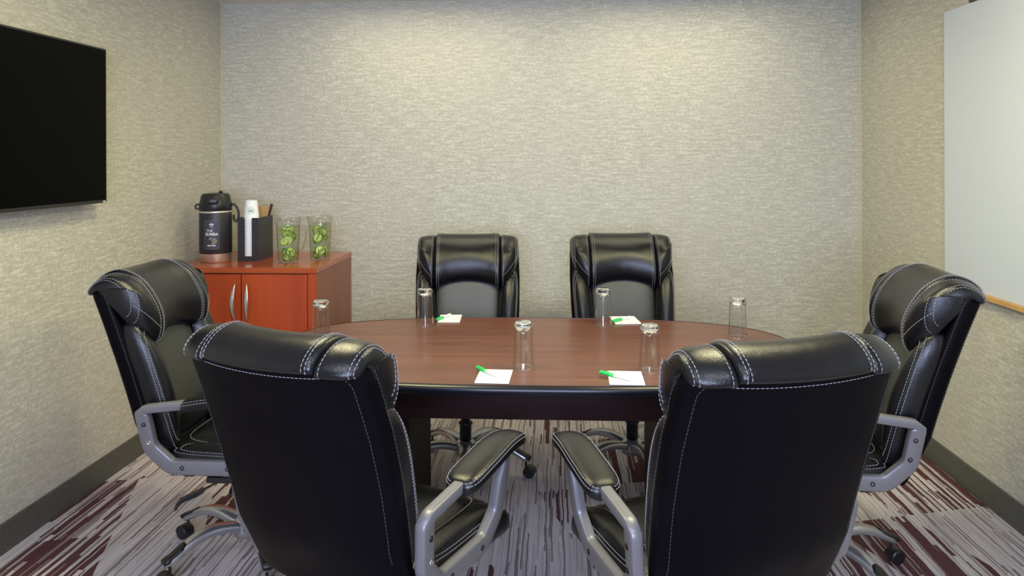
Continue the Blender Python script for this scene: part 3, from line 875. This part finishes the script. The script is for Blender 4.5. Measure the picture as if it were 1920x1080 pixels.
M_PITCH = thin_glass('pitcher_glass', (.965, .98, .97), .5, .04, .025)
M_TUMB = thin_glass('tumbler_wall', (.98, .985, .985), .9, .03, .05)
M_WATER = thin_glass('water', (.96, .985, .94), .15, .05, .01)

# ------------------------------------------------------------------ pitchers with cucumber slices
M_SKIN = mat('cucumber_skin', (.07, .17, .02), .4)
M_FLESH = mat('cucumber_flesh', (.48, .66, .16), .4); t = NT(M_FLESH)
o_ = t.obj(); ln_ = t.n('ShaderNodeVectorMath', operation='LENGTH'); t.l(t.mapping(o_, (1, 1, 0)), ln_.inputs[0])
nz = t.noise(o_, 160, 2)
rad = t.math('ADD', ln_.outputs['Value'], t.math('MULTIPLY', nz, .004))
t.l(t.ramp(t.math('MULTIPLY', rad, 40), [(0, (.66, .68, .28)), (.45, (.46, .52, .13)), (.55, (.66, .69, .28)), (.88, (.46, .56, .14)), (1, (.20, .32, .05))]), t.b.inputs['Base Color'])
t.b.inputs['Subsurface Weight'].default_value = .3; t.b.inputs['Subsurface Radius'].default_value = (.01, .012, .004)
def slice_mesh():
    R_ = .0245; V, F = lathe([(.0, -.002), (R_-.0012, -.002), (R_-.0012, .002), (.0, .002)], 22)
    V2, F2 = lathe([(R_-.0012, -.0020), (R_, -.0016), (R_, .0016), (R_-.0012, .0020)], 22)
    return (V, F), (V2, F2)
(SV, SF), (KV, KF) = slice_mesh()
_fl = None
def cucumber(loc, rot, label, group, sc=1.0):
    global _fl
    r = empty('cucumber_slice', loc, label=label, cat='cucumber slice', group=group); r.rotation_euler = rot; r.scale = (sc,)*3
    if _fl is None:
        a = mesh('flesh', SV, SF, M_FLESH, r, smooth=False); b2 = mesh('rind', KV, KF, M_SKIN, r); _fl = (a.data, b2.data)
    else:
        for nm, me in zip(('flesh', 'rind'), _fl):
            c = bpy.data.objects.new(nm, me); COL.objects.link(c); c.parent = r
def pitcher(px, depth, label, where, hgt, low, high, seed):
    x, y = cam2w((px-960)/FPX*depth, depth)
    r = empty('glass_pitcher', (x, y, CH), label=label, cat='pitcher')
    prof = [(.0, .003), (.052, .003), (.054, .0), (.056, .002), (.0575, .012), (.061, .10), (.0655, .20), (.069, .25), (.0675, .25), (.064, .20), (.0595, .10), (.055, .014), (.0, .012)]
    prof = [(a, z*hgt/.25) for a, z in prof]
    V, F = lathe(prof, 40)
    V = [Vector(v) for v in V]
    for v in V:   # pouring lip on the left
        if v.z > .8*hgt and v.x < -.04:
            v.x -= .014*(v.z-.8*hgt)/(.2*hgt)*max(0, 1-(v.y/.03)**2)
    mesh('jug', V, F, M_PITCH, r)
    V, F = lathe([(.0, .0145), (.0545, .0145), (.0590, .10), (.0633, .19*hgt/.25), (.0645, .205*hgt/.25), (.0, .205*hgt/.25)], 36)
    mesh('water', V, F, M_WATER, r)
    hp = catmull([(.064, 0, .222*hgt/.25), (.080, 0, .232*hgt/.25), (.098, 0, .215*hgt/.25), (.102, 0, .17*hgt/.25), (.094, 0, .11*hgt/.25), (.078, 0, .072*hgt/.25), (.0605, 0, .062*hgt/.25)], 5)
    V, F = tube(hp, .0055, 10, flat=1.5); mesh('handle', V, F, M_GLASS, r)
    rnd = random.Random(seed)
    k = 0
    for (n_, z0, z1, tagw) in ((high, .112, .188, 'upper'), (low, .030, .062, 'lower')):
        for i in range(n_):
            a = -PI/2+(i-(n_-1)/2)*(2*PI/n_)*.72+rnd.uniform(-.25, .25)
            rr = .021+.007*rnd.random()
            zz = z0+(z1-z0)*((i*.618+rnd.random()*.3) % 1)
            til = rnd.uniform(-.6, .6)
            cucumber((x+rr*math.cos(a), y+rr*math.sin(a), CH+zz*hgt/.25), (PI/2+til, rnd.uniform(-.4, .4), a+PI/2+rnd.uniform(-.5, .5)),
                     'pale green cucumber slice among the %s slices in the %s glass pitcher' % (tagw, where), '%s cucumber slices in the %s pitcher' % (tagw, where), rnd.uniform(.95, 1.15))
pitcher(540, 4.36, 'glass water pitcher crammed with green slices, next to the black caddy', 'left', .252, 10, 16, 3)
pitcher(600, 4.47, 'glass water pitcher with fewer green slices, rightmost on the cherry cabinet', 'right', .252, 7, 11, 8)

# ------------------------------------------------------------------ table settings
def on_table(u, v):
    d = (CAMZ-TH)*FPX/(v-296.0); return cam2w((u-960)/FPX*d, d)
GL = [(600, 637, 'upside down tumbler at the left end of the table, in front of the cherry cabinet'),
      (796, 610, 'upside down tumbler at the far side, left of the white notepad nearer the cabinet'),
      (1130, 611, 'upside down tumbler at the far side, in front of the right-hand far chair'),
      (980, 690, 'upside down tumbler at the near side, right of the left near notepad'),
      (1217, 697, 'upside down tumbler at the near side, behind the right near notepad'),
      (1382, 634, 'upside down tumbler at the right end of the table, standing alone')]
gw = [(.0365, .0042), (.0376, .0045), (.0374, .006), (.0335, .128), (.0330, .140), (.0318, .140), (.0315, .128), (.0355, .006), (.0360, .0045), (.0365, .0042)]
gb = [(.0, .1480), (.027, .1475), (.0300, .144), (.0310, .1405), (.0325, .1405), (.0325, .152), (.0335, .158), (.0325, .163), (.029, .1655), (.0, .1650)]
VW = lathe(gw, 40); VB_ = lathe(gb, 40)
VR_ = lathe([(.0372+.0016*math.cos(2*PI*k/10), .0022+.0016*math.sin(2*PI*k/10)) for k in range(11)], 40)
g0 = None
for u, v, lb in GL:
    x, y = on_table(u, v)
    o = empty('drinking_glass', (x, y, TH+.0006))
    if g0 is None:
        g0 = (mesh('glass_wall', *VW, M_TUMB, o).data, mesh('thick_base', *VB_, M_GLASS, o).data, mesh('rim', *VR_, M_GLASS, o).data)
    else:
        for nm, me in zip(('glass_wall', 'thick_base', 'rim'), g0):
            c = bpy.data.objects.new(nm, me); COL.objects.link(c); c.parent = o
    tag(o, lb, 'glass', 'upside down tumblers on the table')
M_PAPER = mat('notepad_paper', (.86, .88, .90), .7); M_PENG = mat('green_plastic', (.03, .55, .12), .35); M_PENW = mat('white_plastic', (.80, .86, .84), .35)
M_PADG = mat('green_header', (.25, .62, .35), .6)
PADS = [([(831, 590), (868, 590), (858, 606), (813, 606)], (818, 603), (836, 596), 'in front of the far left chair'),
        ([(1146, 594), (1191, 593), (1198, 611), (1148, 611)], (1149, 607), (1190, 597), 'in front of the far right chair'),
        ([(900, 693), (958, 694), (955, 722), (888, 720)], (893, 694), (925, 708), 'at the near edge on the left'),
        ([(1138, 697), (1202, 697), (1207, 727), (1141, 724)], (1124, 704), (1160, 713), 'at the near edge on the right')]
for q, a, b2, lb in PADS:
    P = [Vector((*on_table(*c), 0)) for c in q]
    c = sum(P, Vector())/4
    e1 = ((P[1]-P[0])+(P[2]-P[3]))/2
    ang = math.atan2(e1.y, e1.x); wd = max(.1, min(.125, e1.length)); dp = .15
    dmean = ((P[0]-P[3]).length+(P[1]-P[2]).length)/2; dp = max(.09, min(.16, dmean))
    r = empty('notepad', (c.x, c.y, TH+.0006), ang, label='small white notepad lying %s' % lb, cat='notepad', group='white notepads on the table')
    bm = bmesh.new(); add_box(bm, -wd/2, wd/2, -dp/2, dp/2, 0, .0035); bm_obj('paper_block', bm, M_PAPER, r)
    bm = bmesh.new(); add_box(bm, -wd/2+.005, wd/2-.005, -dp/2+.006, -dp/2+.009, .0035, .0037); bm_obj('printed_line', bm, M_PADG, r)
    A = Vector((*on_table(*a), 0)); B = Vector((*on_table(*b2), 0)); dr = (B-A).normalized()
    pen = empty('ballpoint_pen', (A.x, A.y, TH+.0105), math.atan2(dr.y, dr.x), label='green and white ballpoint pen lying on the notepad %s' % lb, cat='pen', group='pens on the notepads')
    R90 = Matrix.Rotation(PI/2, 4, 'Y')
    mesh('cap', *xf(lathe([(.0045, -.002), (.0060, 0), (.0062, .055), (.0058, .060)], 12, True, True), R90), M_PENG, pen)
    mesh('barrel', *xf(lathe([(.0056, .060), (.0056, .125), (.0022, .136), (.0006, .140)], 12, True, True), R90), M_PENW, pen)
    box('clip', .002, .042, -.0018, .0018, .0055, .0078, M_PENG, pen, .0005)

# ------------------------------------------------------------------ power cord on the floor
def on_floor(u, v, z=0):
    d = (CAMZ-z)*FPX/(v-296.0); x, y = cam2w((u-960)/FPX*d, d); return (x, y, z)
cr = empty('power_cord', (0, 0, 0), label='black power cord with a thick plug end lying on the carpet near the left chair', cat='cord')
pts = [on_floor(640, 842, .006), on_floor(560, 846, .006), on_floor(480, 858, .006), on_floor(440, 872, .006), on_floor(420, 884, .006), on_floor(400, 904, .006), on_floor(378, 916, .009)]
V, F = tube(catmull(pts, 6), .0045, 8); mesh('cable', V, F, M_BLACKP, cr)
pts = [on_floor(378, 916, .012), on_floor(368, 922, .013), on_floor(350, 930, .012), on_floor(338, 936, .010), on_floor(330, 944, .008), on_floor(327, 953, .006)]
V, F = tube(catmull(pts, 4), [.0115]*4+[.0125]*5+[.011]*4+[.0075]*4+[.006]*4, 10); mesh('plug_sleeve', V, F, mat('grey_black_rubber', (.03, .03, .035), .5), cr)
